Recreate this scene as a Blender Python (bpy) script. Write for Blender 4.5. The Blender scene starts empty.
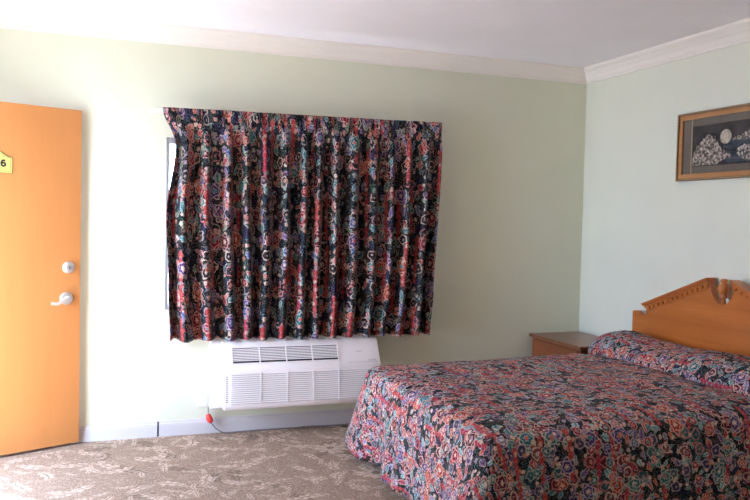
import bpy, bmesh, math, random
from math import pi, sin, cos, radians
from mathutils import Vector, Matrix, noise as mnoise
random.seed(7)
sc = bpy.context.scene
COL = sc.collection

# ---------------------------------------------------------------- helpers
def link(name, me, mat=None, parent=None, smooth=False):
    o = bpy.data.objects.new(name, me)
    COL.objects.link(o)
    if mat is not None:
        me.materials.clear(); me.materials.append(mat)
    if parent is not None:
        o.parent = parent
    if smooth and hasattr(me, 'polygons'):
        me.polygons.foreach_set('use_smooth', [True]*len(me.polygons))
    return o

def obj(name, bm, mat=None, parent=None, smooth=False, sharp=None):
    bmesh.ops.recalc_face_normals(bm, faces=bm.faces[:])
    me = bpy.data.meshes.new(name)
    bm.to_mesh(me); bm.free()
    o = link(name, me, mat, parent, smooth or sharp is not None)
    if sharp is not None:
        me.set_sharp_from_angle(angle=radians(sharp))
    return o

def tag(o, label, cat, group=None):
    o['label'] = label; o['category'] = cat
    if group: o['group'] = group
    return o

def struct(o, label=None, cat=None):
    o['kind'] = 'structure'
    if label: o['label'] = label
    if cat: o['category'] = cat
    return o

def thing(name, label, cat, loc=(0, 0, 0), group=None):
    o = bpy.data.objects.new(name, None); COL.objects.link(o)
    o.location = loc
    o.empty_display_size = .1
    return tag(o, label, cat, group)

def put(o, parent):
    """parent o to an Empty that stands at a location, keeping o's world place"""
    o.parent = parent
    o.matrix_parent_inverse = Matrix.Translation(parent.location).inverted()
    return o

def box(bm, x0, x1, y0, y1, z0, z1, bev=0, seg=2):
    r = bmesh.ops.create_cube(bm, size=1)
    vs = r['verts']
    for v in vs:
        v.co = Vector(((x0+x1)/2+v.co.x*(x1-x0), (y0+y1)/2+v.co.y*(y1-y0), (z0+z1)/2+v.co.z*(z1-z0)))
    if bev:
        es = list({e for v in vs for e in v.link_edges})
        bmesh.ops.bevel(bm, geom=es, offset=bev, segments=seg, profile=.5, affect='EDGES')
    return vs

def B():
    return bmesh.new()

def bx(*a, **k):
    b = B(); box(b, *a, **k); return b

def prism(bm, pts, ax, a0, a1):
    """extrude a closed 2-D outline. ax 'x': pts are (y,z); 'y': (x,z); 'z': (x,y)"""
    def P(p, a):
        return {'x': (a, p[0], p[1]), 'y': (p[0], a, p[1]), 'z': (p[0], p[1], a)}[ax]
    A = [bm.verts.new(P(p, a0)) for p in pts]
    C = [bm.verts.new(P(p, a1)) for p in pts]
    n = len(pts)
    for i in range(n):
        bm.faces.new((A[i], A[(i+1) % n], C[(i+1) % n], C[i]))
    bm.faces.new(A); bm.faces.new(C[::-1])

def lathe(bm, prof, axis='z', center=(0, 0, 0), n=24):
    rings = []
    for r, h in prof:
        ring = []
        for k in range(n):
            a = 2*pi*k/n
            p = {'z': (r*cos(a), r*sin(a), h), 'y': (r*cos(a), h, r*sin(a)), 'x': (h, r*cos(a), r*sin(a))}[axis]
            ring.append(bm.verts.new(Vector(center)+Vector(p)))
        rings.append(ring)
    for a, b in zip(rings, rings[1:]):
        for k in range(n):
            bm.faces.new((a[k], a[(k+1) % n], b[(k+1) % n], b[k]))
    bm.faces.new(rings[0][::-1]); bm.faces.new(rings[-1])

def tube(bm, pts, r, n=10):
    """tube along a smooth polyline"""
    pts = [Vector(p) for p in pts]
    q = []
    m = len(pts)
    for i in range(m-1):
        p0, p1, p2, p3 = pts[max(i-1, 0)], pts[i], pts[i+1], pts[min(i+2, m-1)]
        for k in range(6):
            t = k/6
            q.append(.5*((2*p1)+(p2-p0)*t+(2*p0-5*p1+4*p2-p3)*t*t+(3*p1-p0-3*p2+p3)*t**3))
    q.append(pts[-1])
    rings = []
    for i, p in enumerate(q):
        d = (q[min(i+1, len(q)-1)]-q[max(i-1, 0)]).normalized()
        u = d.orthogonal().normalized() if i == 0 else (u-d*u.dot(d)).normalized()
        w = d.cross(u)
        rr = r(i/(len(q)-1)) if callable(r) else r
        rings.append([bm.verts.new(p+(u*cos(2*pi*k/n)+w*sin(2*pi*k/n))*rr) for k in range(n)])
    for a, b in zip(rings, rings[1:]):
        for k in range(n):
            bm.faces.new((a[k], a[(k+1) % n], b[(k+1) % n], b[k]))
    bm.faces.new(rings[0][::-1]); bm.faces.new(rings[-1])

def interp(tab, t):
    """smooth piecewise interpolation through (t, value) pairs, ascending"""
    if t <= tab[0][0]: return tab[0][1]
    for (a, va), (b, vb) in zip(tab, tab[1:]):
        if t <= b:
            s = (t-a)/(b-a); s = s*s*(3-2*s)
            return va+(vb-va)*s
    return tab[-1][1]

def lin(r, g, b):
    f = lambda c: (c/255/12.92) if c/255 <= .04045 else ((c/255+.055)/1.055)**2.4
    return (f(r), f(g), f(b), 1)

# ---------------------------------------------------------------- node helper
class S:
    """socket with arithmetic"""
    def __init__(s, nt, sock): s.nt, s.k = nt, sock
    def _m(s, op, *o):
        n = s.nt.nodes.new('ShaderNodeMath'); n.operation = op
        for i, v in enumerate((s,)+o):
            if isinstance(v, S): s.nt.links.new(v.k, n.inputs[i])
            else: n.inputs[i].default_value = v
        return S(s.nt, n.outputs[0])
    def __add__(s, o): return s._m('ADD', o)
    def __sub__(s, o): return s._m('SUBTRACT', o)
    def __mul__(s, o): return s._m('MULTIPLY', o)
    def __truediv__(s, o): return s._m('DIVIDE', o)
    def lt(s, o): return s._m('LESS_THAN', o)
    def gt(s, o): return s._m('GREATER_THAN', o)
    def sin(s): return s._m('SINE')
    def cos(s): return s._m('COSINE')
    def abs(s): return s._m('ABSOLUTE')
    def fract(s): return s._m('FRACT')
    def atan2(s, o): return s._m('ARCTAN2', o)
    def sqrt(s): return s._m('SQRT')
    def mx(s, o): return s._m('MAXIMUM', o)
    def mn(s, o): return s._m('MINIMUM', o)
    def inv(s):
        n = s.nt.nodes.new('ShaderNodeMath'); n.operation = 'SUBTRACT'; n.inputs[0].default_value = 1
        s.nt.links.new(s.k, n.inputs[1]); return S(s.nt, n.outputs[0])
    def smooth(s, a, b):
        n = s.nt.nodes.new('ShaderNodeMapRange'); n.interpolation_type = 'SMOOTHSTEP'
        s.nt.links.new(s.k, n.inputs[0]); n.inputs[1].default_value = a; n.inputs[2].default_value = b
        return S(s.nt, n.outputs[0])

class M:
    def __init__(s, name, rough=.6, color=(.8, .8, .8, 1), metallic=0, spec=.5):
        s.mat = bpy.data.materials.new(name); s.mat.use_nodes = True
        s.nt = s.mat.node_tree
        s.p = s.nt.nodes['Principled BSDF']
        s.p.inputs['Base Color'].default_value = color
        s.p.inputs['Roughness'].default_value = rough
        s.p.inputs['Metallic'].default_value = metallic
        s.p.inputs['Specular IOR Level'].default_value = spec
    def node(s, t, **kw):
        n = s.nt.nodes.new(t)
        for k, v in kw.items(): setattr(n, k, v)
        return n
    def ln(s, a, b): s.nt.links.new(a.k if isinstance(a, S) else a, b)
    def coord(s, which='Object'):
        return s.node('ShaderNodeTexCoord').outputs[which]
    def sep(s, v):
        n = s.node('ShaderNodeSeparateXYZ'); s.ln(v, n.inputs[0])
        return [S(s.nt, o) for o in n.outputs]
    def comb(s, x, y, z=0.0):
        n = s.node('ShaderNodeCombineXYZ')
        for i, v in enumerate((x, y, z)):
            if isinstance(v, S): s.ln(v, n.inputs[i])
            else: n.inputs[i].default_value = v
        return n.outputs[0]
    def noise(s, vec, scale, detail=3, rough=.5, dim='3D', out=0):
        n = s.node('ShaderNodeTexNoise', noise_dimensions=dim)
        s.ln(vec, n.inputs['Vector']); n.inputs['Scale'].default_value = scale
        n.inputs['Detail'].default_value = detail; n.inputs['Roughness'].default_value = rough
        return S(s.nt, n.outputs[out])
    def vor(s, vec, scale, rand=1, feature='F1', dim='2D'):
        n = s.node('ShaderNodeTexVoronoi', voronoi_dimensions=dim, feature=feature)
        s.ln(vec, n.inputs['Vector']); n.inputs['Scale'].default_value = scale
        n.inputs['Randomness'].default_value = rand
        return n
    def ramp(s, fac, stops, interp='LINEAR'):
        n = s.node('ShaderNodeValToRGB'); n.color_ramp.interpolation = interp
        e = n.color_ramp.elements
        while len(e) < len(stops): e.new(1)
        for el, (p, c) in zip(e, stops): el.position = p; el.color = c
        s.ln(fac, n.inputs[0])
        return n.outputs[0]
    def mix(s, fac, a, b, mode='MIX'):
        n = s.node('ShaderNodeMix', data_type='RGBA', blend_type=mode)
        for sock, v in ((n.inputs[0], fac), (n.inputs[6], a), (n.inputs[7], b)):
            if isinstance(v, S): s.ln(v, sock)
            elif isinstance(v, (int, float, tuple)): sock.default_value = v
            else: s.ln(v, sock)
        return n.outputs[2]
    def color(s, c): s.ln(c, s.p.inputs['Base Color']); return s
    def bump(s, h, strength=.3, dist=.01):
        n = s.node('ShaderNodeBump'); n.inputs['Strength'].default_value = strength
        n.inputs['Distance'].default_value = dist
        s.ln(h, n.inputs['Height']); s.ln(n.outputs[0], s.p.inputs['Normal'])
        return s

# ---------------------------------------------------------------- materials
def paint(name, c, rough=.6, bump=.08, var=.04):
    m = M(name, rough)
    v = m.coord()
    n = m.noise(v, 2.2, 4)
    d = tuple(x*(1-var) for x in c[:3])+(1,)
    m.color(m.ramp(n, [(.3, d), (.7, c)]))
    m.bump(m.noise(v, 160, 3), bump, .004)
    return m.mat

WALL = paint('sage_wall_paint', (.745, .76, .64, 1), .55)
WALLW = paint('sage_paint_warm_lit', (.75, .765, .61, 1), .55)  # same sage, yellowed: warm bounced light on the window wall put into the colour
CEIL = paint('ceiling_paint', (.91, .89, .94, 1), .8, .15)
TRIM = paint('cream_trim_paint', (.90, .85, .79, 1), .4, .03)
BASE = paint('white_trim_paint', (.66, .63, .635, 1), .4, .03)
CONC = paint('walkway_concrete', (.25, .245, .235, 1), .9, .3, .15)
WHITE = paint('white_plastic', (.93, .87, .875, 1), .35, .01, .01)
OFFW = paint('offwhite_plastic', (.86, .84, .84, 1), .4, .01, .01)
RODW = paint('white_enamel', (.8, .79, .77, 1), .35, .01, .01)
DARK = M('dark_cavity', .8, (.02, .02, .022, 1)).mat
GREY = M('grey_print', .5, (.2, .2, .21, 1)).mat
GREYL = M('grey_plastic', .5, (.56, .55, .57, 1)).mat
CORD = M('grey_cord_rubber', .55, (.24, .23, .23, 1)).mat
RED = M('red_plastic', .35, (.72, .05, .04, 1)).mat
ALU = M('aluminium', .38, (.5, .51, .52, 1), .7).mat
CHROME = M('satin_nickel', .28, (.85, .79, .77, 1), .75).mat
BLACK = M('black_print', .5, (.012, .012, .014, 1)).mat
BRASS = M('gilt_fillet', .35, (.62, .5, .3, 1), .6).mat

def wood(name, dark, light, axis, rough=.35, scale=1.0, coat=.15):
    m = M(name, rough)
    v = m.coord()
    x, y, z = m.sep(v)
    s = {'x': (.7, 9, 9), 'y': (9, .7, 9), 'z': (9, 9, .7)}[axis]
    g = m.comb(x*(s[0]*scale), y*(s[1]*scale), z*(s[2]*scale))
    n = m.noise(g, 1.6, 5, .6)
    f = m.noise(g, 9, 3, .6)
    big = m.noise(v, 2.5*scale, 2)
    t = n*.6+f*.18+big*.3
    m.color(m.ramp(t, [(.36, dark), (.72, light)]))
    m.bump(f, .05, .002)
    m.p.inputs['Coat Weight'].default_value = coat
    m.p.inputs['Coat Roughness'].default_value = .25
    return m.mat

DOORW = wood('orange_painted_door', (.62, .25, .075, 1), (.66, .275, .088, 1), 'z', .36)
HEADW = wood('honey_maple', (.44, .115, .018, 1), (.60, .19, .035, 1), 'y', .34)
NIGHTW = wood('brown_maple', (.16, .055, .022, 1), (.25, .10, .045, 1), 'x', .3, 1.4)
NIGHTF = wood('red_brown_maple', (.17, .042, .012, 1), (.26, .072, .022, 1), 'y', .36)
FRAMEW = wood('picture_frame_wood', (.36, .16, .055, 1), (.50, .25, .10, 1), 'y', .35, 2)
FRAMED = wood('picture_frame_dark_wood', (.08, .035, .015, 1), (.20, .09, .035, 1), 'y', .4, 3)
MATB = paint('brown_mat_board', (.155, .125, .10, 1), .8, .05)
PLATE = paint('yellow_plate', (.60, .55, .17, 1), .35, 0.0, .02)
PLATED = paint('olive_line', (.22, .17, .05, 1), .4, 0.0, .02)

def floral(name, dense, su0=1.0, sv0=1.0, rough=.5, spec=.35, puff=0, gain=1.0):
    """printed cotton: black ground, scrolls, leaves, red feathered columns, roses. dense 0..1 fills more of the ground"""
    m = M(name, rough, spec=spec)
    uv = m.coord('UV')
    u0, v0, _ = m.sep(uv)
    raw = uv
    u0 = u0*su0; v0 = v0*sv0
    uv = m.comb(u0, v0)
    # small warp so the drawing looks hand made
    wn = m.node('ShaderNodeTexNoise', noise_dimensions='2D'); m.ln(uv, wn.inputs['Vector'])
    wn.inputs['Scale'].default_value = 34; wn.inputs['Detail'].default_value = 2
    wr, wg, wb = m.sep(wn.outputs['Color'])
    u = u0+(wr-.5)*.018; v = v0+(wg-.5)*.018
    P = m.comb(u, v)
    NAVY = (.006, .006, .011, 1); CREAM = (.62, .46, .37, 1); ROSE = (.36, .028, .055, 1)
    CORAL = (.56, .10, .065, 1); PINK = (.56, .19, .19, 1); TEAL = (.055, .22, .25, 1)
    BLUE = (.075, .13, .32, 1); PURP = (.13, .085, .25, 1); SAGE = (.10, .19, .13, 1); WINE = (.15, .012, .03, 1)
    col = NAVY
    tone = m.noise(uv, 13, 2, .5, '2D')
    tint = m.ramp(tone, [(.34, SAGE), (.46, (.34, .20, .15, 1)), (.56, TEAL), (.66, PURP)])
    ns = m.noise(P, 24, 1, .5, '2D')
    scroll = ((ns*8.0).fract()-.5).abs().lt(.10)
    col = m.mix(scroll*.7, col, tint)
    def cell(scale, su, sv, ou, ov, rand=.9):
        pu = u*su+ou; pv = v*sv+ov
        n = m.vor(m.comb(pu, pv), scale, rand)
        cx, cy, _ = m.sep(n.outputs['Position'])
        rr, rg, rb = m.sep(n.outputs['Color'])
        return (pu-cx)*scale, (pv-cy)*scale, rr, rg, rb
    def leaves(col, scale, ou, ov, L, W, pal, keep):
        a, b, rr, rg, rb = cell(scale, 1, 1, ou, ov)
        th = rr*6.283
        p = a*th.cos()+b*th.sin(); q = b*th.cos()-a*th.sin()
        w = (p*p*(-1/(L*L))+1.0)*W           # lens outline
        w = w*((p*30).sin()*.14+.92)         # lobed edge
        q2 = q.abs()
        ins = (w-q2)
        inside = ins.gt(0)*rg.gt(1-keep)
        body = m.ramp(rb, pal, 'CONSTANT')
        rib = ((p*(16/L)+q2*20).sin()).gt(.45)
        body = m.mix(rib*.5, body, m.mix(.55, body, CREAM))
        body = m.mix(q2.lt(.02), body, NAVY)
        edge = ins.lt(W*.2)
        body = m.mix(edge*.7, body, CREAM)
        return m.mix(inside, col, body)
    LAV = (.24, .24, .40, 1); AQUA = (.20, .42, .45, 1)
    if dense > .4: BLUE = LAV; SAGE = AQUA
    pal1 = [(0, TEAL), (.28, SAGE), (.46, BLUE), (.64, PURP), (.86, ROSE)]
    pal2 = [(0, CORAL), (.2, TEAL), (.42, PINK), (.54, SAGE), (.72, BLUE), (.88, PURP)]
    col = leaves(col, 16, .37, .11, .47, .25, pal1, .50+.42*dense)
    col = leaves(col, 21, 3.1, 7.7, .47, .22, pal2, .38+.40*dense)
    # roses drawn in outline only
    a, b, rr, rg, rb = cell(12.5, 1, 1, 4.4, 8.8, .9)
    d = (a*a+b*b).sqrt(); th = a.atan2(b)
    pet = ((th*5.0+rr*20.0).sin()*.5+.5).sqrt()
    k = d/(pet*.4+.68)
    lines = ((k*24+pet*1.5).sin()).gt(.62)*k.lt(.42)*rg.gt(.48-.25*dense)
    fill = k.lt(.42)*rg.gt(.48-.25*dense)
    col = m.mix(fill*.8, col, m.mix(dense*.55, NAVY, m.ramp(rb, [(0, ROSE), (.5, TEAL), (.8, PURP)], 'CONSTANT')))
    col = m.mix(lines*.85, col, m.ramp(rb, [(0, CREAM), (.35, PINK), (.7, (.40, .33, .30, 1))], 'CONSTANT'))
    # feathered red columns
    a, b, rr, rg, rb = cell(3.3, 4.6, 1.15, 5.3, 2.2, .6)
    fe = (b*52).sin()*.045
    w = (a.abs()+fe)
    inside = w.lt(.16)*b.abs().lt(.40)*rr.gt(.56)
    bars = ((b*66+a.abs()*20).sin()*.5+.5)
    fcol = m.mix(bars.gt(.55)*.75, m.ramp(rb, [(0, (.38, .045, .04, 1)), (.5, ROSE), (.8, (.38, .045, .04, 1))], 'CONSTANT'), m.mix(bars.gt(.9), WINE, PINK))
    col = m.mix(inside, col, fcol)
    def flowers(col, scale, ou, ov, R, pet, keep, pal, rings, rand=.85):
        a, b, rr, rg, rb = cell(scale, 1, 1, ou, ov, rand)
        th = a.atan2(b)
        d = (a*a+b*b).sqrt()
        petal = ((th*pet+rr*20.0).sin()*.5+.5).sqrt()
        k = d/(petal*.34+.72)                # scalloped radius
        inside = k.lt(R)*rg.gt(1-keep)
        body = m.ramp(rb, pal, 'CONSTANT')
        swirl = ((d*rings+petal*2.6).sin()*.5+.5)
        body = m.mix(swirl.smooth(.5, .85)*.85, body, m.mix(.2, NAVY, body))
        body = m.mix(swirl.lt(.12)*.65, body, CREAM)
        rim = k.gt(R*.84)
        body = m.mix(rim*.6, body, CREAM)
        eye = d.lt(R*.2)
        body = m.mix(eye, body, m.ramp(rr, [(0, CREAM), (.4, TEAL), (.7, CORAL)], 'CONSTANT'))
        return m.mix(inside, col, body)
    fp = [(0, ROSE), (.22, CORAL), (.36, WINE), (.44, PINK), (.56, TEAL), (.76, BLUE), (.88, PURP)]
    col = flowers(col, 15, 1.7, .6, .33, 5, .34+.22*dense, fp, 30)
    col = flowers(col, 9.0, 9.2, 4.1, .36, 6, .34+.14*dense, [(0, ROSE), (.3, WINE), (.45, CORAL), (.65, TEAL), (.82, PURP)], 40)
    col = flowers(col, 32, 6.1, 2.9, .30, 5, .34+.2*dense, [(0, CREAM), (.3, PINK), (.5, TEAL), (.7, CORAL), (.85, PURP)], 20)
    # woven grain
    g = m.noise(uv, 420, 2, .6, '2D')
    col = m.mix(1.0, col, m.ramp(g, [(.30, (.6*gain, .6*gain, .6*gain, 1)), (.68, (1.3*gain, 1.3*gain, 1.3*gain, 1))]), 'MULTIPLY')
    m.color(col)
    if puff:
        m.bump(m.noise(raw, 17, 2, .5, '2D')*6.0+g*.25, puff, .004)
    else:
        m.bump(g, .10, .002)
    return m.mat
FLORAL = floral('floral_curtain_cotton', 0.05, .60, .64, .55, .13, 0, .95)
FLORALB = floral('floral_bedspread_cotton', .72, .92, .92, .65, .15, .8, 1.18)

def carpet():
    m = M('patterned_carpet', .95, spec=.1)
    uv = m.coord('Object')
    x0, y0, _ = m.sep(uv)
    wn = m.node('ShaderNodeTexNoise', noise_dimensions='2D'); m.ln(uv, wn.inputs['Vector'])
    wn.inputs['Scale'].default_value = 7; wn.inputs['Detail'].default_value = 2
    wr, wg, wb = m.sep(wn.outputs['Color'])
    x = x0+(wr-.5)*.05; y = y0+(wg-.5)*.05
    BASEC = (.255, .185, .145, 1); LIGHT = (.54, .425, .365, 1); DRK = (.145, .108, .09, 1); MID = (.37, .28, .23, 1)
    col = m.mix(m.noise(uv, 110, 2, .7, '2D').smooth(.35, .65), (.215, .155, .12, 1), (.32, .235, .19, 1))
    ns = m.noise(m.comb(x, y), 9, 2, .5, '2D')
    sw = ((ns*9.0).fract()-.5).abs().lt(.09)
    col = m.mix(sw*.45, col, LIGHT)
    def leafs(col, scale, ox, oy, L, W, c, keep, amt=.9):
        px = x+ox; py = y+oy
        n = m.vor(m.comb(px, py), scale, .9)
        cx, cy, _ = m.sep(n.outputs['Position']); rr, rg, rb = m.sep(n.outputs['Color'])
        a = (px-cx)*scale; b = (py-cy)*scale
        th = rr*6.283
        p = a*th.cos()+b*th.sin(); q = b*th.cos()-a*th.sin()
        q = q-p*p*.45
        w = (p*p*(-1/(L*L))+1.0)*W
        w = w*((p*26+q.abs()*18).sin()*.30+.82)       # frond teeth
        ins = w-q.abs()
        inside = ins.gt(0)*rg.gt(1-keep)
        vein = q.abs().lt(.020).mx(((p*34-q.abs()*26).sin()).gt(.72)*.6)
        body = m.mix(vein, c, BASEC)
        return m.mix(inside*amt, col, body)
    col = leafs(col, 4.2, 1.3, 4.4, .52, .17, DRK, .45, .75)
    col = leafs(col, 4.6, 7.7, 2.1, .54, .15, LIGHT, .95)
    col = leafs(col, 6.5, 3.2, 9.4, .50, .13, MID, .8)
    col = leafs(col, 7.5, 6.6, 5.4, .52, .12, LIGHT, .75, .9)
    # blossoms made of pointed petals
    px = x+5.5; py = y+1.9
    n = m.vor(m.comb(px, py), 1.9, .8)
    cx, cy, _ = m.sep(n.outputs['Position']); rr, rg, rb = m.sep(n.outputs['Color'])
    a = (px-cx)*1.9; b = (py-cy)*1.9
    d = (a*a+b*b).sqrt(); th = a.atan2(b)
    pt = ((th*4.5+rr*9.0).sin()).abs()
    k = d/(pt*.55+.45)
    body = m.mix(pt.lt(.3)*.8, LIGHT, BASEC)
    body = m.mix(((d*60).sin()).gt(.6)*.35, body, MID)
    body = m.mix(d.lt(.05), body, DRK)
    col = m.mix(k.lt(.22)*rg.gt(.55)*.7, col, body)
    g = m.noise(uv, 260, 2, .7, '2D')
    col = m.mix(1.0, col, m.ramp(g, [(.3, (.86, .82, .74, 1)), (.7, (1.42, 1.36, 1.24, 1))]), 'MULTIPLY')
    m.color(col)
    m.bump(g, .5, .006)
    return m.mat
CARPET = carpet()

def glassmat():
    m = M('window_glass', .0, (1, 1, 1, 1))
    nt = m.nt
    out = nt.nodes['Material Output']
    tr = m.node('ShaderNodeBsdfTransparent'); gl = m.node('ShaderNodeBsdfGlossy'); gl.inputs['Roughness'].default_value = .02
    fr = m.node('ShaderNodeFresnel'); fr.inputs[0].default_value = 1.45
    mx = m.node('ShaderNodeMixShader')
    ge = m.node('ShaderNodeNewGeometry')
    m.ln(S(nt, fr.outputs[0])*S(nt, ge.outputs['Backfacing']).inv(), mx.inputs[0]); m.ln(tr.outputs[0], mx.inputs[1]); m.ln(gl.outputs[0], mx.inputs[2])
    m.ln(mx.outputs[0], out.inputs['Surface'])
    return m.mat
GLASS = glassmat()

# ---------------------------------------------------------------- room
H = 2.72
XL, YB = -4.70, -6.6           # left wall and back wall inner faces
T = .14                        # wall thickness
def wall_hole(rect, hole, put3, t):
    """rect=(a0,a1,b0,b1); hole likewise; put3(a,b,d) -> xyz with d depth into the wall"""
    bm = B()
    A = [rect[0], hole[0], hole[1], rect[1]]; Bz = [rect[2], hole[2], hole[3], rect[3]]
    g = {}
    for d in (0, t):
        for i, a in enumerate(A):
            for j, b in enumerate(Bz):
                g[i, j, d] = bm.verts.new(put3(a, b, d))
    for d in (0, t):
        for i in range(3):
            for j in range(3):
                if (i, j) == (1, 1): continue
                bm.faces.new((g[i, j, d], g[i+1, j, d], g[i+1, j+1, d], g[i, j+1, d]))
    ring = [(1, 1), (2, 1), (2, 2), (1, 2)]
    for k in range(4):
        p, q = ring[k], ring[(k+1) % 4]
        bm.faces.new((g[p[0], p[1], 0], g[q[0], q[1], 0], g[q[0], q[1], t], g[p[0], p[1], t]))
    out = [(i, 0) for i in range(4)]+[(3, j) for j in range(1, 4)]+[(i, 3) for i in (2, 1, 0)]+[(0, j) for j in (2, 1)]
    for k in range(len(out)):
        p, q = out[k], out[(k+1) % len(out)]
        bm.faces.new((g[p[0], p[1], 0], g[q[0], q[1], 0], g[q[0], q[1], t], g[p[0], p[1], t]))
    bmesh.ops.remove_doubles(bm, verts=bm.verts[:], dist=1e-5)
    return bm

WX0, WX1, WZ0, WZ1 = -3.262, -1.42, .855, 2.0
DY0, DY1, DZ = -1.34, -.29, 2.155
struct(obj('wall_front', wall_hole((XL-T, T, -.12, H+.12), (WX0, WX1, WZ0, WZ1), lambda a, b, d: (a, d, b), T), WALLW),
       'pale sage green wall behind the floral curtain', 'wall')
struct(obj('wall_right', bx(0, T, YB-T, 0, -.12, H+.12), WALL), 'sage green wall behind the headboard', 'wall')
struct(obj('wall_left', wall_hole((YB, 0, 0, H), (DY0, DY1, .0005, DZ), lambda a, b, d: (XL-d, a, b), .08), WALL),
       'side wall with the open doorway', 'wall')
struct(obj('wall_back', bx(XL-T, 0, YB-T, YB, -.12, H+.12), WALL), 'wall behind the viewer', 'wall')
struct(obj('floor', bx(XL, 0, YB, 0, -.12, 0), CARPET), 'brown carpet woven with pale leaves and flowers', 'floor')
struct(obj('ceiling', bx(XL, 0, YB, 0, H, H+.12), CEIL), 'plain white ceiling', 'ceiling')

# crown moulding: profile (out from wall, drop from ceiling)
CR = [(0, .108), (.010, .108), (.014, .098), (.014, .090), (.022, .084), (.034, .066), (.040, .054), (.047, .052),
      (.050, .046), (.064, .032), (.080, .024), (.086, .018), (.092, .018), (.096, .010), (.096, 0), (0, 0)]
def run(name, prof, mat, wall, a0, a1, top, mitre=(True, True), label=None, cat='trim'):
    """sweep a trim profile along a wall between a0 and a1, mitred at the corners"""
    bm = B()
    rows = []
    for a, mt, sg in ((a0, mitre[0], 1), (a1, mitre[1], -1)):
        r = []
        for o, d in prof:
            q = a+(sg*o if mt else 0)
            z = H-d if top else d
            p = {'front': (q, -o, z), 'right': (-o, q, z), 'left': (XL+o, q, z), 'back': (q, YB+o, z)}[wall]
            r.append(bm.verts.new(p))
        rows.append(r)
    n = len(prof)
    for i in range(n):
        bm.faces.new((rows[0][i], rows[0][(i+1) % n], rows[1][(i+1) % n], rows[1][i]))
    bm.faces.new(rows[0]); bm.faces.new(rows[1][::-1])
    return struct(obj(name, bm, mat), label, cat)
run('trim_1', CR, TRIM, 'front', XL, 0, True, label='cream stepped crown moulding above the curtained wall')
run('trim_2', CR, TRIM, 'right', YB, 0, True, label='cream stepped crown moulding above the headboard wall')
run('trim_3', CR, TRIM, 'left', YB, 0, True, label='crown moulding above the doorway wall')
run('trim_4', CR, TRIM, 'back', XL, 0, True, label='crown moulding above the back wall')
BP = [(0, 0), (.014, 0), (.014, .075), (.012, .086), (.007, .090), (.005, .102), (0, .104)]
run('baseboard_front', BP, BASE, 'front', XL, -3.298, False, (True, False), 'white baseboard beside the open door', 'baseboard')
run('baseboard_front.001', BP, BASE, 'front', -3.287, 0, False, (False, True), 'white baseboard below the air conditioner', 'baseboard')
run('baseboard_right', BP, BASE, 'right', YB, 0, False, (True, True), 'white baseboard behind the bed', 'baseboard')
run('baseboard_left', BP, BASE, 'left', YB, DY0-.07, False, (True, False), 'baseboard left of the doorway', 'baseboard')
struct(obj('trim_6', bx(-3.2978, -3.2872, -.008, -.0003, 0.0005, .100), DARK), 'dark strip standing for shade in the gap between two lengths of baseboard', 'trim')  # added dark strip: shade of the open gap, which would otherwise catch light
# door casing on the left wall
bm = B()
for y0, y1, z0, z1 in ((DY1, DY1+.065, .0005, DZ+.065), (DY0-.065, DY0, .0005, DZ+.065), (DY0, DY1, DZ, DZ+.065)):
    box(bm, XL+.0005, XL+.018, y0, y1, z0, z1, .004)
struct(obj('trim_5', bm, BASE), 'white casing round the doorway', 'trim')

# outside: walkway, and an unseen overhang added to keep sun off the window
struct(obj('floor_outside', bx(-14, -4.79, -12, 8, -.16, -.03), CONC), 'concrete walkway beyond the doorway', 'ground')
struct(obj('floor_outside.001', bx(-4.84, 4, .15, 8, -.16, -.03), CONC), 'concrete path beyond the window', 'ground')
struct(obj('sun_blocker', bx(XL-T, 3, .15, 1.45, 2.86, 2.98), CEIL), 'unseen overhang added to block sun from the window', 'roof')

# window
bm = B()
fw = .042
for x0, x1, z0, z1 in ((WX0, WX0+fw*.55, WZ0, WZ1), (WX1-fw*.55, WX1, WZ0, WZ1), (WX0+fw*.55, WX1-fw*.55, WZ1-fw, WZ1), (WX0+fw*.55, WX1-fw*.55, WZ0, WZ0+fw)):
    box(bm, x0, x1, -.006, .05, z0, z1, .003)
box(bm, (WX0+WX1)/2-.022, (WX0+WX1)/2+.022, .008, .04, WZ0+fw, WZ1-fw, .003)
win = struct(obj('window_1', bm, ALU), 'aluminium sliding window mostly hidden behind the floral curtain', 'window')
for i in range(2):
    a = WX0+fw*.55 if i == 0 else (WX0+WX1)/2+.022
    b = (WX0+WX1)/2-.022 if i == 0 else WX1-fw*.55
    obj('window_pane', bx(a, b, .022, .027, WZ0+fw, WZ1-fw), GLASS, win)

# ---------------------------------------------------------------- door
R_ = Vector((-3.785, -.052)); L_ = Vector((-4.660, -.425))
dd = (R_-L_); DW = dd.length; ang = math.atan2(dd.y, dd.x)
door = bpy.data.objects.new('door_1', None)
# local: x from hinge to free edge, y = thickness (front face at y=0 looks to -y), z up
slab = bx(0, DW, 0, .044, 0, 2.118, .002)
me = bpy.data.meshes.new('door_1'); slab.to_mesh(me); slab.free()
door = link('door_1', me, DOORW)
door.location = (L_.x, L_.y, .016); door.rotation_euler = (0, 0, ang)
struct(door, 'plain orange door standing open on the left', 'door')
# deadbolt
bm = B()
lathe(bm, [(.0, 0), (.034, 0), (.034, -.006), (.030, -.016), (.024, -.018), (.021, -.024), (.008, -.025), (0.0005, -.025)], 'y', n=28)
db = obj('deadbolt', bm, CHROME, door, sharp=40); db.location = (DW-.078, 0, 1.125); db.scale = (1.14, 1, 1.14)
bm = B(); box(bm, -.0025, .0025, -.0262, -.0245, -.008, .008)
obj('keyhole', bm, BLACK, db)
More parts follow.
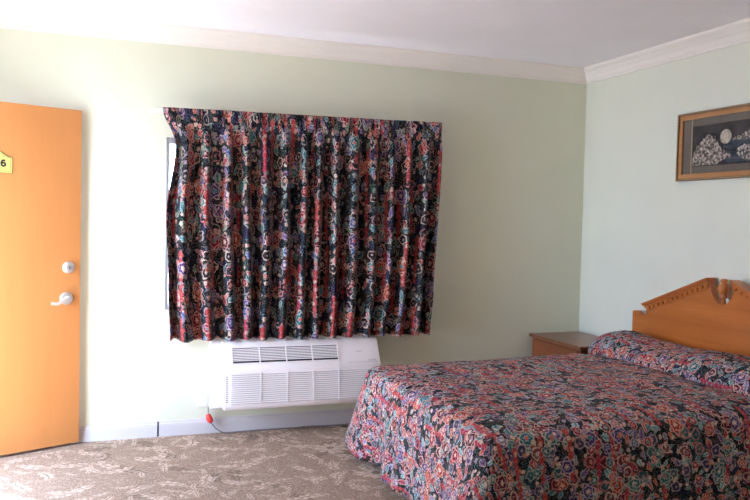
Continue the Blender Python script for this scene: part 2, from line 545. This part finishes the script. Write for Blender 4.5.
# lever set
bm = B()
lathe(bm, [(0, 0), (.036, 0), (.036, -.006), (.031, -.014), (.016, -.017), (.014, -.045), (.0125, -.054), (.0005, -.055)], 'y', n=28)
lv = obj('door_handle', bm, CHROME, door, sharp=40); lv.location = (DW-.090, 0, .930); lv.scale = (1.14, 1.05, 1.14)
bm = B()
tube(bm, [(0.004, -.048, .0), (-.02, -.054, -.003), (-.045, -.054, -.014), (-.066, -.053, -.024), (-.085, -.050, -.021), (-.098, -.047, -.020)],
     lambda t: .0105-.003*t, 10)
obj('lever', bm, CHROME, lv, True)
bm = B(); box(bm, -.010, -.002, -.0562, -.054, -.006, .006)
obj('keyhole', bm, BLACK, lv)
bm = B(); box(bm, -.0005, .0012, .008, .034, -.03, .03)
lp = obj('latch_plate', bm, CHROME, door); lp.location = (DW+.0002, 0, .930)
bm = B()
for z in (.2, 1.06, 1.9):
    tube(bm, [(-.004, .05, z-.05), (-.004, .05, z), (-.004, .05, z+.05)], .007, 10)
obj('hinge', bm, CHROME, door, sharp=40)
# number plate with pointed top; only the 6 is inside the picture
def rim_shape(s):
    w, h = .089, .062
    p = [(-w, -h), (w, -h), (w, h*.62), (w*.72, h*.58), (w*.45, h*.90), (w*.2, h*1.08), (0, h*1.12)]
    p += [(-a, b) for a, b in p[5:2:-1]]+[(-w, h*.62)]
    return [(a*s if abs(a) > 0 else 0, b*s) for a, b in p]
bm = B(); prism(bm, rim_shape(1), 'y', 0, -.003)
pl = obj('number_plate', bm, PLATED, door); pl.location = (.446, -.0005, 1.758); pl['label'] = 'yellow number plate'
bm = B(); prism(bm, [(a*.97, b*.95) for a, b in rim_shape(1)], 'y', -.003, -.0036); obj('plate_border', bm, PLATE, pl)
bm = B(); prism(bm, [(a*.86, b*.82) for a, b in rim_shape(1)], 'y', -.0036, -.0042); obj('plate_line', bm, PLATED, pl)
bm = B(); prism(bm, [(a*.84, b*.79) for a, b in rim_shape(1)], 'y', -.0042, -.0048); obj('plate_face', bm, PLATE, pl)
bm = B(); lathe(bm, [(0.0005, -.0048), (.004, -.0048), (.003, -.0062), (.0005, -.0066)], 'y', center=(.068, 0, -.004), n=12)
obj('plate_screw', bm, BRASS, pl, sharp=40)
six = [(9.5, 13.5), (3.5, 17), (-4.5, 15.5), (-10, 7), (-11, -3), (-8.5, -12), (0, -16.5), (8.5, -13), (11, -6), (7.5, .5), (0, 3), (-7, 0), (-10.5, -4.5)]
bm = B(); tube(bm, [(x*.001, 0, z*.001) for x, z in six], .0052, 10)
for v in bm.verts: v.co.y *= .12
d6 = obj('digit', bm, BLACK, pl, True); d6.location = (.036, -.0052, -.003)
# ---------------------------------------------------------------- curtain rod and curtain
rod = thing('curtain_rod', 'white curtain rod, its bare end sticking out left above the curtain', 'curtain rod', (-2.3, 0, 2.17))
CY = -.125
bm = B(); box(bm, -3.372, -1.30, -.075, -.055, 2.150, 2.180, .003)
put(obj('rod_rail', bm, RODW), rod)
bm = B(); box(bm, -3.372, -3.350, -.0745, -.0005, 2.1505, 2.1795, .003); put(obj('rod_bracket', bm, RODW), rod)
bm = B(); box(bm, -1.34, -1.315, -.055, -.0005, 2.1505, 2.1795, .003); put(obj('rod_bracket', bm, RODW), rod)
bm = B(); box(bm, -2.35, -2.32, -.055, -.0005, 2.1505, 2.1795, .003); put(obj('rod_bracket', bm, RODW), rod)

NF = 15
EDGE_L = [(0, -3.294), (.16, -3.214), (.46, -3.272), (.75, -3.25), (1, -3.230)]
EDGE_R = [(0, -1.316), (.5, -1.338), (.8, -1.36), (1, -1.388)]
def fold_phase(u):
    return NF*u+.10*sin(11*u+1)+.07*sin(23*u+.4)
def curtain_pt(u, v):
    xl = interp(EDGE_L, v); xr = interp(EDGE_R, v)
    # sway of the left edge dies out over the first tenth
    xl0 = -3.285+.05*v
    k = math.exp(-u*13)
    x = (xl0*(1-k)+xl*k)*(1-u)+xr*u
    ph = fold_phase(u)
    c = cos(2*pi*ph)
    kf = int(math.floor(ph+.5))
    rr = mnoise.noise((kf*3.7, 1.3, .2)); r2 = mnoise.noise((kf*1.9, 8.1, 2.2+v*.7))
    amp = interp([(0, -.010), (.045, -.012), (.085, .012), (.14, .036), (.35, .055), (1, .062)], v)*(1+.40*rr)
    fold = (c*.5+.5)**1.8*2-1              # rounded ridge, wide valley
    # secondary small fold
    fold += .22*cos(4*pi*ph+1.2+rr*3)*interp([(0, .3), (.15, 1), (1, .5)], v)
    y = CY-amp*fold-.012*mnoise.noise((u*7, v*2.2, 4))
    # header: pinch pleats as narrow triple ridges
    hd = max(0, 1-v/.075)
    y += .006*math.exp(-((v-.06)/.025)**2)*max(0, cos(2*pi*ph))**10
    y += .002*hd*cos(6*2*pi*ph)*hd
    # front folds hang with a slant
    x += .022*sin(2*pi*ph)*interp([(0, 0), (.1, .25), (1, .55)], v)+.012*r2*v+.010*sin(v*5+kf)*v
    # left edge curls toward the wall
    e = max(0, 1-u/.035)
    y += .035*e*e*interp([(0, .6), (.2, 1), (1, .4)], v)
    ztop = 2.183+.022*u+.0015*cos(2*pi*ph)
    ztop += .010*max(0, (u-.72)/.28)*(abs(sin(pi*ph))**.6-.5) if u > .72 else 0
    zbot = .660-.006*u+.006*sin(2*pi*ph*.5+.7)+.004*mnoise.noise((u*20, 0, 0))
    z = ztop+(zbot-ztop)*v
    return Vector((x, y, z))
NU, NV = 520, 64
bm = B(); uvl = bm.loops.layers.uv.new('UVMap')
G = [[bm.verts.new(curtain_pt(i/NU, j/NV)) for i in range(NU+1)] for j in range(NV+1)]
arc = [0]
for i in range(NU):
    a = curtain_pt(i/NU, .5); b = curtain_pt((i+1)/NU, .5); arc.append(arc[-1]+(b-a).length)
for j in range(NV):
    for i in range(NU):
        f = bm.faces.new((G[j][i], G[j][i+1], G[j+1][i+1], G[j+1][i]))
        for lp_, (ii, jj) in zip(f.loops, ((i, j), (i+1, j), (i+1, j+1), (i, j+1))):
            lp_[uvl].uv = (arc[ii], 1.52*(1-jj/NV))
cur = thing('curtain', 'dark floral pleated curtain hanging over the window above the air conditioner', 'curtain', (-2.3, -.12, .66))
cl = put(obj('curtain_panel', bm, FLORAL, None, True), cur)
md = cl.modifiers.new('thickness', 'SOLIDIFY'); md.thickness = .0025; md.offset = 0
# ---------------------------------------------------------------- air conditioner
ac = thing('air_conditioner', 'white through-wall air conditioner below the curtain', 'air conditioner', (-2.36, -.1, .17))
put(obj('wall_sleeve', bx(-2.962, -1.80, -.092, -.001, .185, .643, .006), OFFW), ac)
X0, X1 = -2.893, -1.797
prof = [(-.088, .212), (-.235, .205), (-.247, .216), (-.250, .235), (-.243, .462), (-.236, .476), (-.150, .636), (-.135, .645), (-.088, .645)]
bm = B(); prism(bm, prof, 'x', X0, X1)
bmesh.ops.bevel(bm, geom=[e for e in bm.edges if abs(e.verts[0].co.x-e.verts[1].co.x) < 1e-6], offset=.007, segments=3, profile=.5, affect='EDGES')
cover = put(obj('front_cover', bm, WHITE, sharp=40), ac)
# discharge grille on the slope
sl0 = Vector((0, -.236, .476)); sl1 = Vector((0, -.150, .636)); sd = (sl1-sl0).normalized(); sn = Vector((0, -sd.z, sd.y))
def slope(x, t, o):
    p = sl0+sd*t+sn*o; return (x, p.y, p.z)
def slope_box(bm, x0, x1, t0, t1, o0, o1):
    vs = [bm.verts.new(slope(x, t, o)) for o in (o0, o1) for x, t in ((x0, t0), (x1, t0), (x1, t1), (x0, t1))]
    for f in ((0, 1, 2, 3), (7, 6, 5, 4), (0, 4, 5, 1), (1, 5, 6, 2), (2, 6, 7, 3), (3, 7, 4, 0)):
        bm.faces.new([vs[i] for i in f])
gx0, gx1, gt0, gt1 = X0+.060, -2.105, .040, .146
bm = B(); slope_box(bm, gx0, gx1, gt0, gt1, .0003, .0016)
gr = put(obj('outlet_grille', bm, DARK), ac); gr['label'] = 'dark air outlet with white slats'
bm = B()
n = 8
for k in range(n):
    t = gt0+.012+(gt1-gt0-.016)*(k+.5)/n
    slope_box(bm, gx0, gx1, t-.0032, t+.0032, .0016, .0042)
ob = obj('grille_slats', bm, WHITE, gr)
for k in range(1, 4):
    x = gx0+(gx1-gx0)*k/4
    bm = B(); slope_box(bm, x-.004, x+.004, gt0, gt1, .0016, .0062)
    obj('grille_bar', bm, WHITE, gr)
bm = B()
fwid = .007
for a, b, c, d in ((gx0-fwid, gx1+fwid, gt0-fwid, gt0), (gx0-fwid, gx1+fwid, gt1, gt1+fwid), (gx0-fwid, gx0, gt0, gt1), (gx1, gx1+fwid, gt0, gt1)):
    slope_box(bm, a, b, c, d, .0003, .0070)
obj('grille_frame', bm, WHITE, gr)
# intake louvres on the upright face
def yf(z): return -.250+(z-.235)/(.462-.235)*.007
bm = B()
nl = 15
lx0, lx1 = X0+.045, X1-.035
for k in range(nl):
    z = .252+k*.0137
    y = yf(z)
    pts = [(y-.0002, z+.0045), (y-.006, z-.001), (y-.006, z-.0035), (y-.0002, z-.0035)]
    prism(bm, pts, 'x', lx0, lx1)
lo = put(obj('intake_louvers', bm, WHITE), ac)
bm = B()
for k in range(nl):
    z = .252+k*.0137-.0062
    box(bm, lx0, lx1, yf(z)-.0009, yf(z)-.0001, z-.0020, z+.0022)
put(obj('louver_slots', bm, GREYL), ac)
for k in range(1, 5):
    x = lx0+.016+(gx1-gx0)*k/4*1.0
    bm = B(); prism(bm, [(yf(.24)-.0002, .242), (yf(.24)-.0064, .242), (yf(.455)-.0064, .452), (yf(.455)-.0002, .452)], 'x', x-.004, x+.004)
    put(obj('louver_bar', bm, WHITE), ac)
# short side vents on the left cheek
bm = B()
for k in range(13):
    z = .262+k*.0137
    box(bm, X0+.010, X0+.026, yf(z)-.0014, yf(z)-.0002, z-.0022, z+.0022)
put(obj('side_slots', bm, GREY), ac)
# control lid seam, badge and small marking
bm = B()
slope_box(bm, -2.035, -1.812, .014, .0165, .0002, .0012)
put(obj('control_lid_seam', bm, GREYL), ac)
bm = B()
for x, w, h in ((-1.962, .008, .004), (-1.950, .010, .007), (-1.937, .009, .004), (-1.925, .008, .005)):
    slope_box(bm, x-w/2, x+w/2, .094-h/2, .094+h/2, .0002, .0012)
put(obj('badge', bm, GREYL), ac)
bm = B()
for k in range(5):
    slope_box(bm, -1.885+k*.012, -1.876+k*.012, .024, .030, .0002, .001)
put(obj('small_marking', bm, GREYL), ac)

# outlet and cord
ol = thing('wall_outlet', 'white wall outlet just left of the air conditioner', 'outlet', (-2.99, 0, .25))
put(obj('outlet_plate', bx(-3.034, -2.944, -.009, -.0005, .186, .318, .004), WHITE), ol)
put(obj('outlet_socket', bx(-3.012, -2.990, -.0105, -.009, .262, .295, .0005), OFFW), ol)
put(obj('outlet_socket', bx(-3.012, -2.990, -.0105, -.009, .205, .238, .0005), OFFW), ol)
pc = thing('power_cord', 'grey power cord with a red tag, plugged in below left of the air conditioner', 'power cord', (-2.97, -.04, 0))
put(obj('plug', bx(-2.984, -2.950, -.058, -.0095, .196, .278, .008, seg=3), GREYL), pc)
bm = B()
tube(bm, [(-2.967, -.034, .197), (-2.965, -.038, .150), (-2.958, -.045, .105), (-2.935, -.055, .065), (-2.90, -.058, .030), (-2.85, -.052, .0065),
          (-2.76, -.045, .0062), (-2.62, -.040, .0062), (-2.50, -.045, .0062), (-2.36, -.046, .0062), (-2.25, -.036, .0062), (-2.12, -.052, .0062), (-1.98, -.06, .0062)], .0042, 8)
put(obj('cable', bm, CORD, None, True), pc)
bm = B()
tube(bm, [(-2.968, -.041, .142), (-2.965, -.045, .128), (-2.960, -.048, .112), (-2.951, -.053, .096), (-2.941, -.056, .086)], lambda t: .010+.012*max(0, sin(pi*min(1, max(0, t))))**.7, 12)
rt = put(obj('red_tag', bm, RED, None, True), pc); rt['label'] = 'red tag on the cord'

# ---------------------------------------------------------------- nightstand
ns = thing('nightstand', 'brown wooden nightstand in the corner beyond the bed', 'nightstand', (-.25, -.37, 0))
nx0, nx1, ny0, ny1, nz = -.485, -.022, -.715, -.035, .625
put(obj('top', bx(nx0, nx1, ny0, ny1, nz-.026, nz, .007, seg=3), NIGHTW), ns)
put(obj('body', bx(nx0+.025, nx1-.005, ny0+.02, ny1-.02, .06, nz-.0265, .003), NIGHTF), ns)
put(obj('plinth', bx(nx0+.045, nx1-.01, ny0+.03, ny1-.03, 0, .06), HEADW), ns)
for z0, z1 in ((.35, .585), (.09, .325)):
    d = put(obj('drawer', bx(nx0+.010, nx0+.0245, ny0+.04, ny1-.04, z0, z1, .003), NIGHTF), ns)
    bm = B(); lathe(bm, [(.0005, 0), (.007, 0), (.006, -.012), (.014, -.018), (.014, -.024), (.0005, -.028)], 'x', center=(nx0+.010, (ny0+ny1)/2, (z0+z1)/2), n=16)
    obj('knob', bm, CHROME, d, sharp=40)

# ---------------------------------------------------------------- bed
YC = -1.57
bed = thing('bed', 'wooden bed with a carved pediment headboard against the right wall', 'bed', (-1.1, YC, 0))
def mir(pts): return pts+[(2*YC-y, z) for y, z in pts[::-1]]
half = [(-.735, .12), (-.735, .872), (-.742, .880), (-.785, .882), (-.80, .879), (-.812, .868), (-.83, .858), (-.85, .858), (-.868, .866), (-.878, .880),
        (-.882, .915), (-.870, .932), (-1.462, 1.156), (-1.474, 1.154), (-1.474, 1.115), (-1.482, 1.082), (-1.499, 1.050), (-1.525, 1.024), (-1.550, 1.012)]
bm = B(); prism(bm, mir(half), 'x', -.060, -.022)
hb = put(obj('headboard', bm, HEADW), bed)
md = hb.modifiers.new('b', 'BEVEL'); md.width = .003; md.segments = 2; md.limit_method = 'ANGLE'
# pediment mouldings: fascia, cap and dentils
for s in (1, -1):
    a = Vector((-.885, .918)); b = Vector((-1.474, 1.141))
    if s < 0: a, b = Vector((2*YC-a.x, a.y)), Vector((2*YC-b.x, b.y))
    d = (b-a).normalized(); nrm = Vector((-d.y, d.x)) if s < 0 else Vector((d.y, -d.x))
    if nrm.y < 0: nrm = -nrm
    bm = B()
    def strip(o0, o1, t0, t1, x0, x1, L0=0.0, L1=0.0):
        p0, p1 = a+d*(t0), a+d*(t1)
        q = [p0+nrm*o0-d*L0, p1+nrm*o0+d*L0, p1+nrm*o1+d*L1, p0+nrm*o1-d*L1]
        prism(bm, [(v.x, v.y) for v in q], 'x', x0, x1)
    Lg = (b-a).length
    strip(-.030, -.004, 0, Lg, -.068, -.0605)
    strip(-.004, .010, 0, Lg, -.078, -.0605, 0, .002)
    strip(.010, .020, 0, Lg, -.092, -.020, .002, .006)
    strip(.020, .028, 0, Lg, -.098, -.020, .006, .010)
    mo = obj('pediment_molding', bm, HEADW, hb)
    bm = B()
    k = 0.018
    while k < Lg-.02:
        strip(-.024, -.004, k, k+.024, -.0785, -.0685); k += .048
    obj('dentils', bm, HEADW, hb)
# turned urn finial in the gap
bm = B()
lathe(bm, [(.0005, 1.012), (.010, 1.014), (.015, 1.022), (.016, 1.034), (.012, 1.044), (.011, 1.050), (.022, 1.056), (.024, 1.064), (.021, 1.070),
           (.024, 1.084), (.035, 1.104), (.039, 1.118), (.035, 1.130), (.021, 1.140), (.017, 1.147), (.019, 1.154), (.023, 1.162), (.021, 1.170), (.010, 1.175), (.0005, 1.176)],
      'z', center=(-.045, YC, -.004), n=28)
obj('finial', bm, HEADW, hb, sharp=50)
put(obj('box_spring', bx(-2.07, -.07, -2.28, -.85, .12, .30, .02), OFFW), bed)
put(obj('mattress', bx(-2.07, -.07, -2.28, -.85, .302, .535, .05, seg=4), OFFW), bed)
for x in (-2.0, -.2):
    for y in (-2.2, -.93):
        bm = B(); lathe(bm, [(.025, 0), (.03, .05), (.03, .1195)], 'z', center=(x, y, 0), n=14)
        put(obj('leg', bm, BLACK), bed)

# bedspread: top grid that runs on into the drapes
TX0, TX1, TY0, TY1, TZ = -2.128, -.068, -2.44, -.83, .600
nx, ny, nd = 90, 70, 16
bm = B(); uvl = bm.loops.layers.uv.new('UVMap'); UV = {}
def topz(x, y):
    z = TZ
    e = min(x-TX0, y-TY0, TY1-y)
    z -= .030*math.exp(-e/.05)+.008*math.exp(-e/.25)+.022*math.exp(-(y-TY0)/.12)
    z += .010*mnoise.noise((x*3.2, y*3.2, 1.0))+.0035*mnoise.noise((x*13, y*13, 5.0))
    z += .030*max(0, min(1, (x+2.1)/1.5))
    z -= .02*max(0, min(1, (x+.62)/.2))      # sinks to the tucked edge before the pillows
    return z
def nv(co, uv):
    v = bm.verts.new(co); UV[v] = uv; return v
top = {}
for i in range(nx+1):
    for j in range(ny+1):
        x = TX0+(TX1-TX0)*i/nx; y = TY0+(TY1-TY0)*j/ny
        # rounded plan corners at the foot
        cx = max(0, TX0+.10-x); xs = x; ys = y
        for yy, sg in ((TY0, 1), (TY1, -1)):
            cy_ = max(0, .10-abs(y-yy))
            if cx > 0 and cy_ > 0:
                r = math.hypot(cx, cy_); mxx = max(cx, cy_)
                kf = mxx/r
                kf = 1-(1-kf)*.9
                xs = TX0+.10-cx*kf; ys = yy+sg*(.10-cy_*kf)
        top[i, j] = nv((xs, ys, topz(x, y)), (x, y))
def fq(a, b, c, d):
    f = bm.faces.new((a, b, c, d))
    for l in f.loops: l[uvl].uv = UV[l.vert]
for i in range(nx):
    for j in range(ny):
        fq(top[i, j], top[i+1, j], top[i+1, j+1], top[i, j+1])
# perimeter from head on the near side, round the foot, to the head on the far side
per = [(i, 0) for i in range(nx, -1, -1)]+[(0, j) for j in range(1, ny+1)]+[(i, ny) for i in range(1, nx+1)]
pts = [top[k].co.copy() for k in per]
S_ = [0]
for a, b in zip(pts, pts[1:]): S_.append(S_[-1]+(b-a).length)
tot = S_[-1]
sA = S_[nx]; sB = S_[nx+ny]                   # the two foot corners
prev = [top[k] for k in per]
prevuv = [UV[top[k]] for k in per]
HEM = .055
for r in range(1, nd+1):
    t = r/nd
    row = []
    for q, (k, p) in enumerate(zip(per, pts)):
        s = S_[q]
        # outward direction turns smoothly round the corners
        w1 = 1/(1+math.exp(-(s-sA)/.05)); w2 = 1/(1+math.exp(-(s-sB)/.05))
        out = Vector((0, -1, 0))*(1-w1)+Vector((-1, 0, 0))*(w1*(1-w2))+Vector((0, 1, 0))*w2
        out.normalize()
        cA = math.exp(-((s-sA)/.16)**2); cB = math.exp(-((s-sB-.11)/.15)**2)
        bulge = .022*(1-math.exp(-t*9))           # round over the mattress edge
        fl = .045*t
        # hanging folds deepen downward; one big flare at each foot corner
        fold = .014*t*t*sin(s*15+1.1)+.010*t*sin(s*31+.4)
        off = bulge+fl+fold+cA*.12*t**1.2+cB*.195*t**1.15
        # the spread falls inward just beside the far foot flare
        off -= .085*t**1.3*math.exp(-((s-(sB-.30))/.11)**2)
        z = p.z+(HEM-p.z)*(t*.92+.08*(1-(1-t)**3))
        off += .004*mnoise.noise((s*6, t*6, 2))
        z += .012*sin(s*7)*t*0.6+.085*cB*t
        base = Vector((p.x, p.y, z))+out*off
        if base.x > -.60 and base.y > -1.5: base.y = min(base.y, -.745)
        ud = (prevuv[q][0]+out.x*(TZ-HEM)/nd, prevuv[q][1]+out.y*(TZ-HEM)/nd)
        row.append(nv(base, ud))
    prevuv = [UV[v] for v in row]
    for q in range(len(per)-1):
        fq(prev[q], prev[q+1], row[q+1], row[q])
    prev = row
spread = obj('bedspread', bm, FLORALB, None, True)
tag(spread, 'floral bedspread draped over the bed down to the carpet', 'bedspread')
md = spread.modifiers.new('thickness', 'SOLIDIFY'); md.thickness = .008; md.offset = -1
# the fold of the spread that covers the pillows
bm = B(); uvl = bm.loops.layers.uv.new('UVMap'); UV = {}
NP, NR = 90, 40
rows = []
py0, py1 = -2.42, -.735
for i in range(NP+1):
    u = i/NP
    y = py1+(py0-py1)*u
    e = min(u, 1-u)*abs(py1-py0)
    tp = math.sqrt(max(0, 1-(1-min(1, e/.24))**2.0))
    tp = max(tp, .02)
    dip = 1-.03*math.exp(-((u-.5)/.06)**2)
    hh = (.150+.012*sin(u*9+1)+.02*mnoise.noise((u*6, 0, 3)))*(.25+.75*tp)*dip*tp**.25
    ww = (.420+.02*mnoise.noise((u*5, 4, 0)))*(.45+.55*tp)
    xc = -.300
    row = []; arcv = 0; last = None
    for k in range(NR):
        a = 2*pi*k/NR
        ca, sa = cos(a), sin(a)
        ex = .80 if sa > 0 else .35
        px = xc+ww/2*math.copysign(abs(ca)**.75, ca)
        zz = math.copysign(abs(sa)**ex, sa)
        lean = (.10*(px-xc))*max(0, zz)         # higher at the headboard
        base = .598
        pz = base+(hh*zz if sa > 0 else .014*zz)+lean
        px += .006*mnoise.noise((u*14, a*2, 7)); pz += .007*mnoise.noise((u*11, a*1.5, 9))*max(0, zz)
        px = min(px, -.068)
        p = Vector((px, y, pz))
        if last is not None: arcv += (p-last).length
        last = p
        v = bm.verts.new(p); UV[v] = (arcv+3.3, y+1.4); row.append(v)
    rows.append(row)
for a, b in zip(rows, rows[1:]):
    for k in range(NR):
        f = bm.faces.new((a[k], a[(k+1) % NR], b[(k+1) % NR], b[k]))
        for l in f.loops: l[uvl].uv = UV[l.vert]
        if k == NR-1:
            for l in f.loops:
                if l.vert in (a[0], b[0]):
                    q = a if l.vert is a[0] else b
                    l[uvl].uv = (UV[q[NR-1]][0]+.02, UV[q[0]][1])
bm.faces.new(rows[0]); bm.faces.new(rows[-1][::-1])
pf = obj('pillow_fold', bm, FLORALB, spread, True)
pf['label'] = 'raised fold of the spread over the pillows'

# ---------------------------------------------------------------- picture
pic = thing('picture_frame', 'framed silver mountain and moon picture above the headboard', 'picture', (0, -1.58, 2.01))
fy0, fy1, fz0, fz1 = -2.07, -1.090, 1.789, 2.233
def ring(bm, y0, y1, z0, z1, w, x0, x1):
    o = [(y0, z0), (y1, z0), (y1, z1), (y0, z1)]
    i = [(y0+w, z0+w), (y1-w, z0+w), (y1-w, z1-w), (y0+w, z1-w)]
    vs = {}
    for nm, pp in (('o', o), ('i', i)):
        for q, (y, z) in enumerate(pp):
            for x in (x0, x1): vs[nm, q, x] = bm.verts.new((x, y, z))
    for q in range(4):
        r = (q+1) % 4
        for x in (x0, x1): bm.faces.new((vs['o', q, x], vs['o', r, x], vs['i', r, x], vs['i', q, x]))
        for nm in 'oi': bm.faces.new((vs[nm, q, x0], vs[nm, r, x0], vs[nm, r, x1], vs[nm, q, x1]))
bm = B(); ring(bm, fy0, fy1, fz0, fz1, .014, -.0305, -.002); 
put(obj('outer_frame', bm, FRAMED), pic)
bm = B(); ring(bm, fy0+.0143, fy1-.0143, fz0+.0143, fz1-.0143, .030, -.024, -.002)
put(obj('inner_frame', bm, FRAMEW), pic)
# beading along the outer edge
bm = B()
def bead(y, z):
    bmesh.ops.create_icosphere(bm, subdivisions=1, radius=.0056, matrix=Matrix.Translation((-.0312, y, z)))
k = fy0+.007
while k < fy1-.004:
    bead(k, fz0+.007); bead(k, fz1-.007); k += .019
k = fz0+.0195
while k < fz1-.015:
    bead(fy0+.007, k); bead(fy1-.007, k); k += .019
bd = put(obj('beading', bm, BRASS, None, True), pic)
iy0, iy1, iz0, iz1 = fy0+.0445, fy1-.0445, fz0+.0445, fz1-.0445
put(obj('mat_board', bx(-.010, -.003, iy0, iy1, iz0, iz1), MATB), pic)
ay0, ay1, az0, az1 = iy0+.082, iy1-.082, iz0+.046, iz1-.046
for a, b in ((ay1+.004, ay1+.0105), (ay0-.0105, ay0-.004)):
    put(obj('gilt_fillet', bx(-.0125, -.0102, a, b, iz0+.001, iz1-.001), BRASS), pic)
ART = M('dark_foil', .45, (.022, .018, .017, 1), .2)
v = ART.coord(); ART.color(ART.ramp(ART.noise(v, 9, 4), [(.4, (.018, .015, .015, 1)), (.75, (.06, .052, .06, 1))]))
art = put(obj('artwork', bx(-.0120, -.0102, ay0, ay1, az0, az1), ART.mat), pic)
SIL = M('silver_foil', .38, (.55, .48, .42, 1), .55)
v = SIL.coord(); nn = SIL.noise(v, 55, 4, .7)
SIL.color(SIL.ramp(nn, [(.42, (.05, .04, .036, 1)), (.52, (.36, .30, .26, 1)), (.66, (.80, .72, .64, 1))])); SIL.bump(nn, .8, .01)
SEA = M('blue_foil', .4, (.045, .06, .08, 1), .3)
v = SEA.coord(); x_, y_, z_ = SEA.sep(v); SEA.color(SEA.ramp(SEA.noise(SEA.comb(x_, y_*6, z_*40), 1, 3), [(.35, (.02, .026, .034, 1)), (.7, (.10, .13, .165, 1))]))
aw = ay1-ay0; ah = az1-az0
def A(s, t): return (ay1-aw*s, az0+ah*t)     # s from left to right as seen, t up
def relief(name, outline, mat, x0, x1):
    b = B(); prism(b, [A(*p) for p in outline], 'x', x0, x1); return obj(name, b, mat, art)
relief('sea', [(.40, .04), (.99, .03), (.99, .50), (.86, .52), (.66, .56), (.50, .58), (.38, .50), (.36, .40), (.44, .36), (.33, .30), (.40, .2)], SEA.mat, -.0120, -.0126)
def rocks(top, base, seed, amp):
    """ragged ridge: a sawtooth of spires over a crest line, closed along its foot"""
    rnd = random.Random(seed); out = []
    n = 26
    s0, s1 = top[0][0], top[-1][0]
    for k in range(n+1):
        q = s0+(s1-s0)*k/n
        for (a, ta), (b, tb) in zip(top, top[1:]):
            if q <= b+1e-9:
                t = ta+(tb-ta)*(q-a)/(b-a); break
        out.append((q+rnd.uniform(-.2, .2)*(s1-s0)/n, t+(rnd.uniform(.2, 1) if k % 2 else -rnd.uniform(0, .7))*amp))
    return out+base
relief('rock', rocks([(.012, .20), (.05, .42), (.11, .60), (.17, .74), (.22, .72), (.28, .62), (.33, .42), (.40, .30), (.46, .20)], [(.40, .14), (.34, .09), (.30, .02), (.012, .02)], 3, .085), SIL.mat, -.0120, -.0138)
relief('rock', rocks([(.47, .58), (.56, .66), (.62, .70), (.68, .80), (.74, .72), (.82, .76), (.90, .66), (.985, .68)], [(.985, .52), (.80, .50), (.66, .54), (.47, .56)], 5, .05), SIL.mat, -.0127, -.0138)
relief('rock', rocks([(.52, .30), (.56, .42), (.62, .42), (.70, .44), (.78, .30), (.90, .22), (.97, .13)], [(.80, .08), (.62, .07), (.52, .20)], 9, .05), SIL.mat, -.0127, -.0140)
MOON = M('moon_foil', .4, (.62, .55, .45, 1), .4)
v = MOON.coord(); MOON.color(MOON.ramp(MOON.noise(v, 40, 3), [(.4, (.40, .34, .27, 1)), (.65, (.66, .59, .49, 1))]))
relief('moon', [(.395+.062*cos(2*pi*k/28)*1.0, .66+.062*sin(2*pi*k/28)*aw/ah) for k in range(28)], MOON.mat, -.0127, -.0134)
put(obj('glass', bx(-.0185, -.0170, iy0, iy1, iz0, iz1), GLASS), pic)

# ---------------------------------------------------------------- light
w = bpy.data.worlds.new('World'); sc.world = w; w.use_nodes = True
bg = w.node_tree.nodes['Background']
bg.inputs[0].default_value = (.74, .98, 1.42, 1); bg.inputs[1].default_value = 4.6
sun = bpy.data.lights.new('sun', 'SUN'); sun.energy = 28; sun.angle = radians(.6); sun.color = (.93, 1, 1.12)
so = bpy.data.objects.new('sun', sun); COL.objects.link(so)
el = radians(48)
trav = Vector((.745*cos(el), -.667*cos(el), -sin(el)))
so.rotation_euler = trav.to_track_quat('-Z', 'Y').to_euler()
so.location = (-8, 4, 8)
def portal(name, loc, rot, sx, sy):
    l = bpy.data.lights.new(name, 'AREA'); l.shape = 'RECTANGLE'; l.size = sx; l.size_y = sy
    o = bpy.data.objects.new(name, l); COL.objects.link(o); o.location = loc; o.rotation_euler = rot
    l.cycles.is_portal = True
    return o
portal('door_portal', (XL-.09, (DY0+DY1)/2, DZ/2), (0, -pi/2, 0), DZ, DY1-DY0)
portal('window_portal', ((WX0+WX1)/2, T+.02, (WZ0+WZ1)/2), (-pi/2, 0, 0), WX1-WX0, WZ1-WZ0)

# ---------------------------------------------------------------- camera
f, yaw, pitch, roll, cx, cy = 773.0145, .344394898, .0379271996, -.0227189645, -3.68174547, -5.31984074
cam = bpy.data.cameras.new('camera'); co = bpy.data.objects.new('camera', cam); COL.objects.link(co)
cam.sensor_width = 36; cam.lens = f*36/750; cam.clip_start = .05
F = Vector((sin(yaw)*cos(pitch), cos(yaw)*cos(pitch), -sin(pitch)))
Rr = Vector((cos(yaw), -sin(yaw), 0)); D = F.cross(Rr)
R2 = cos(roll)*Rr+sin(roll)*D; D2 = -sin(roll)*Rr+cos(roll)*D
mat = Matrix((R2, -D2, -F)).transposed().to_4x4()
mat.translation = (cx, cy, 1.48)
co.matrix_world = mat
sc.camera = co
vs = sc.view_settings
sc.display_settings.display_device = 'sRGB'
vs.view_transform = 'Standard'; vs.look = 'None'; vs.gamma = 1; vs.use_curve_mapping = False
vs.exposure = 1.85
sc.cycles.max_bounces = 14; sc.cycles.diffuse_bounces = 10; sc.cycles.transparent_max_bounces = 12
sc.cycles.use_denoising = True
sc.cycles.sample_clamp_indirect = 8
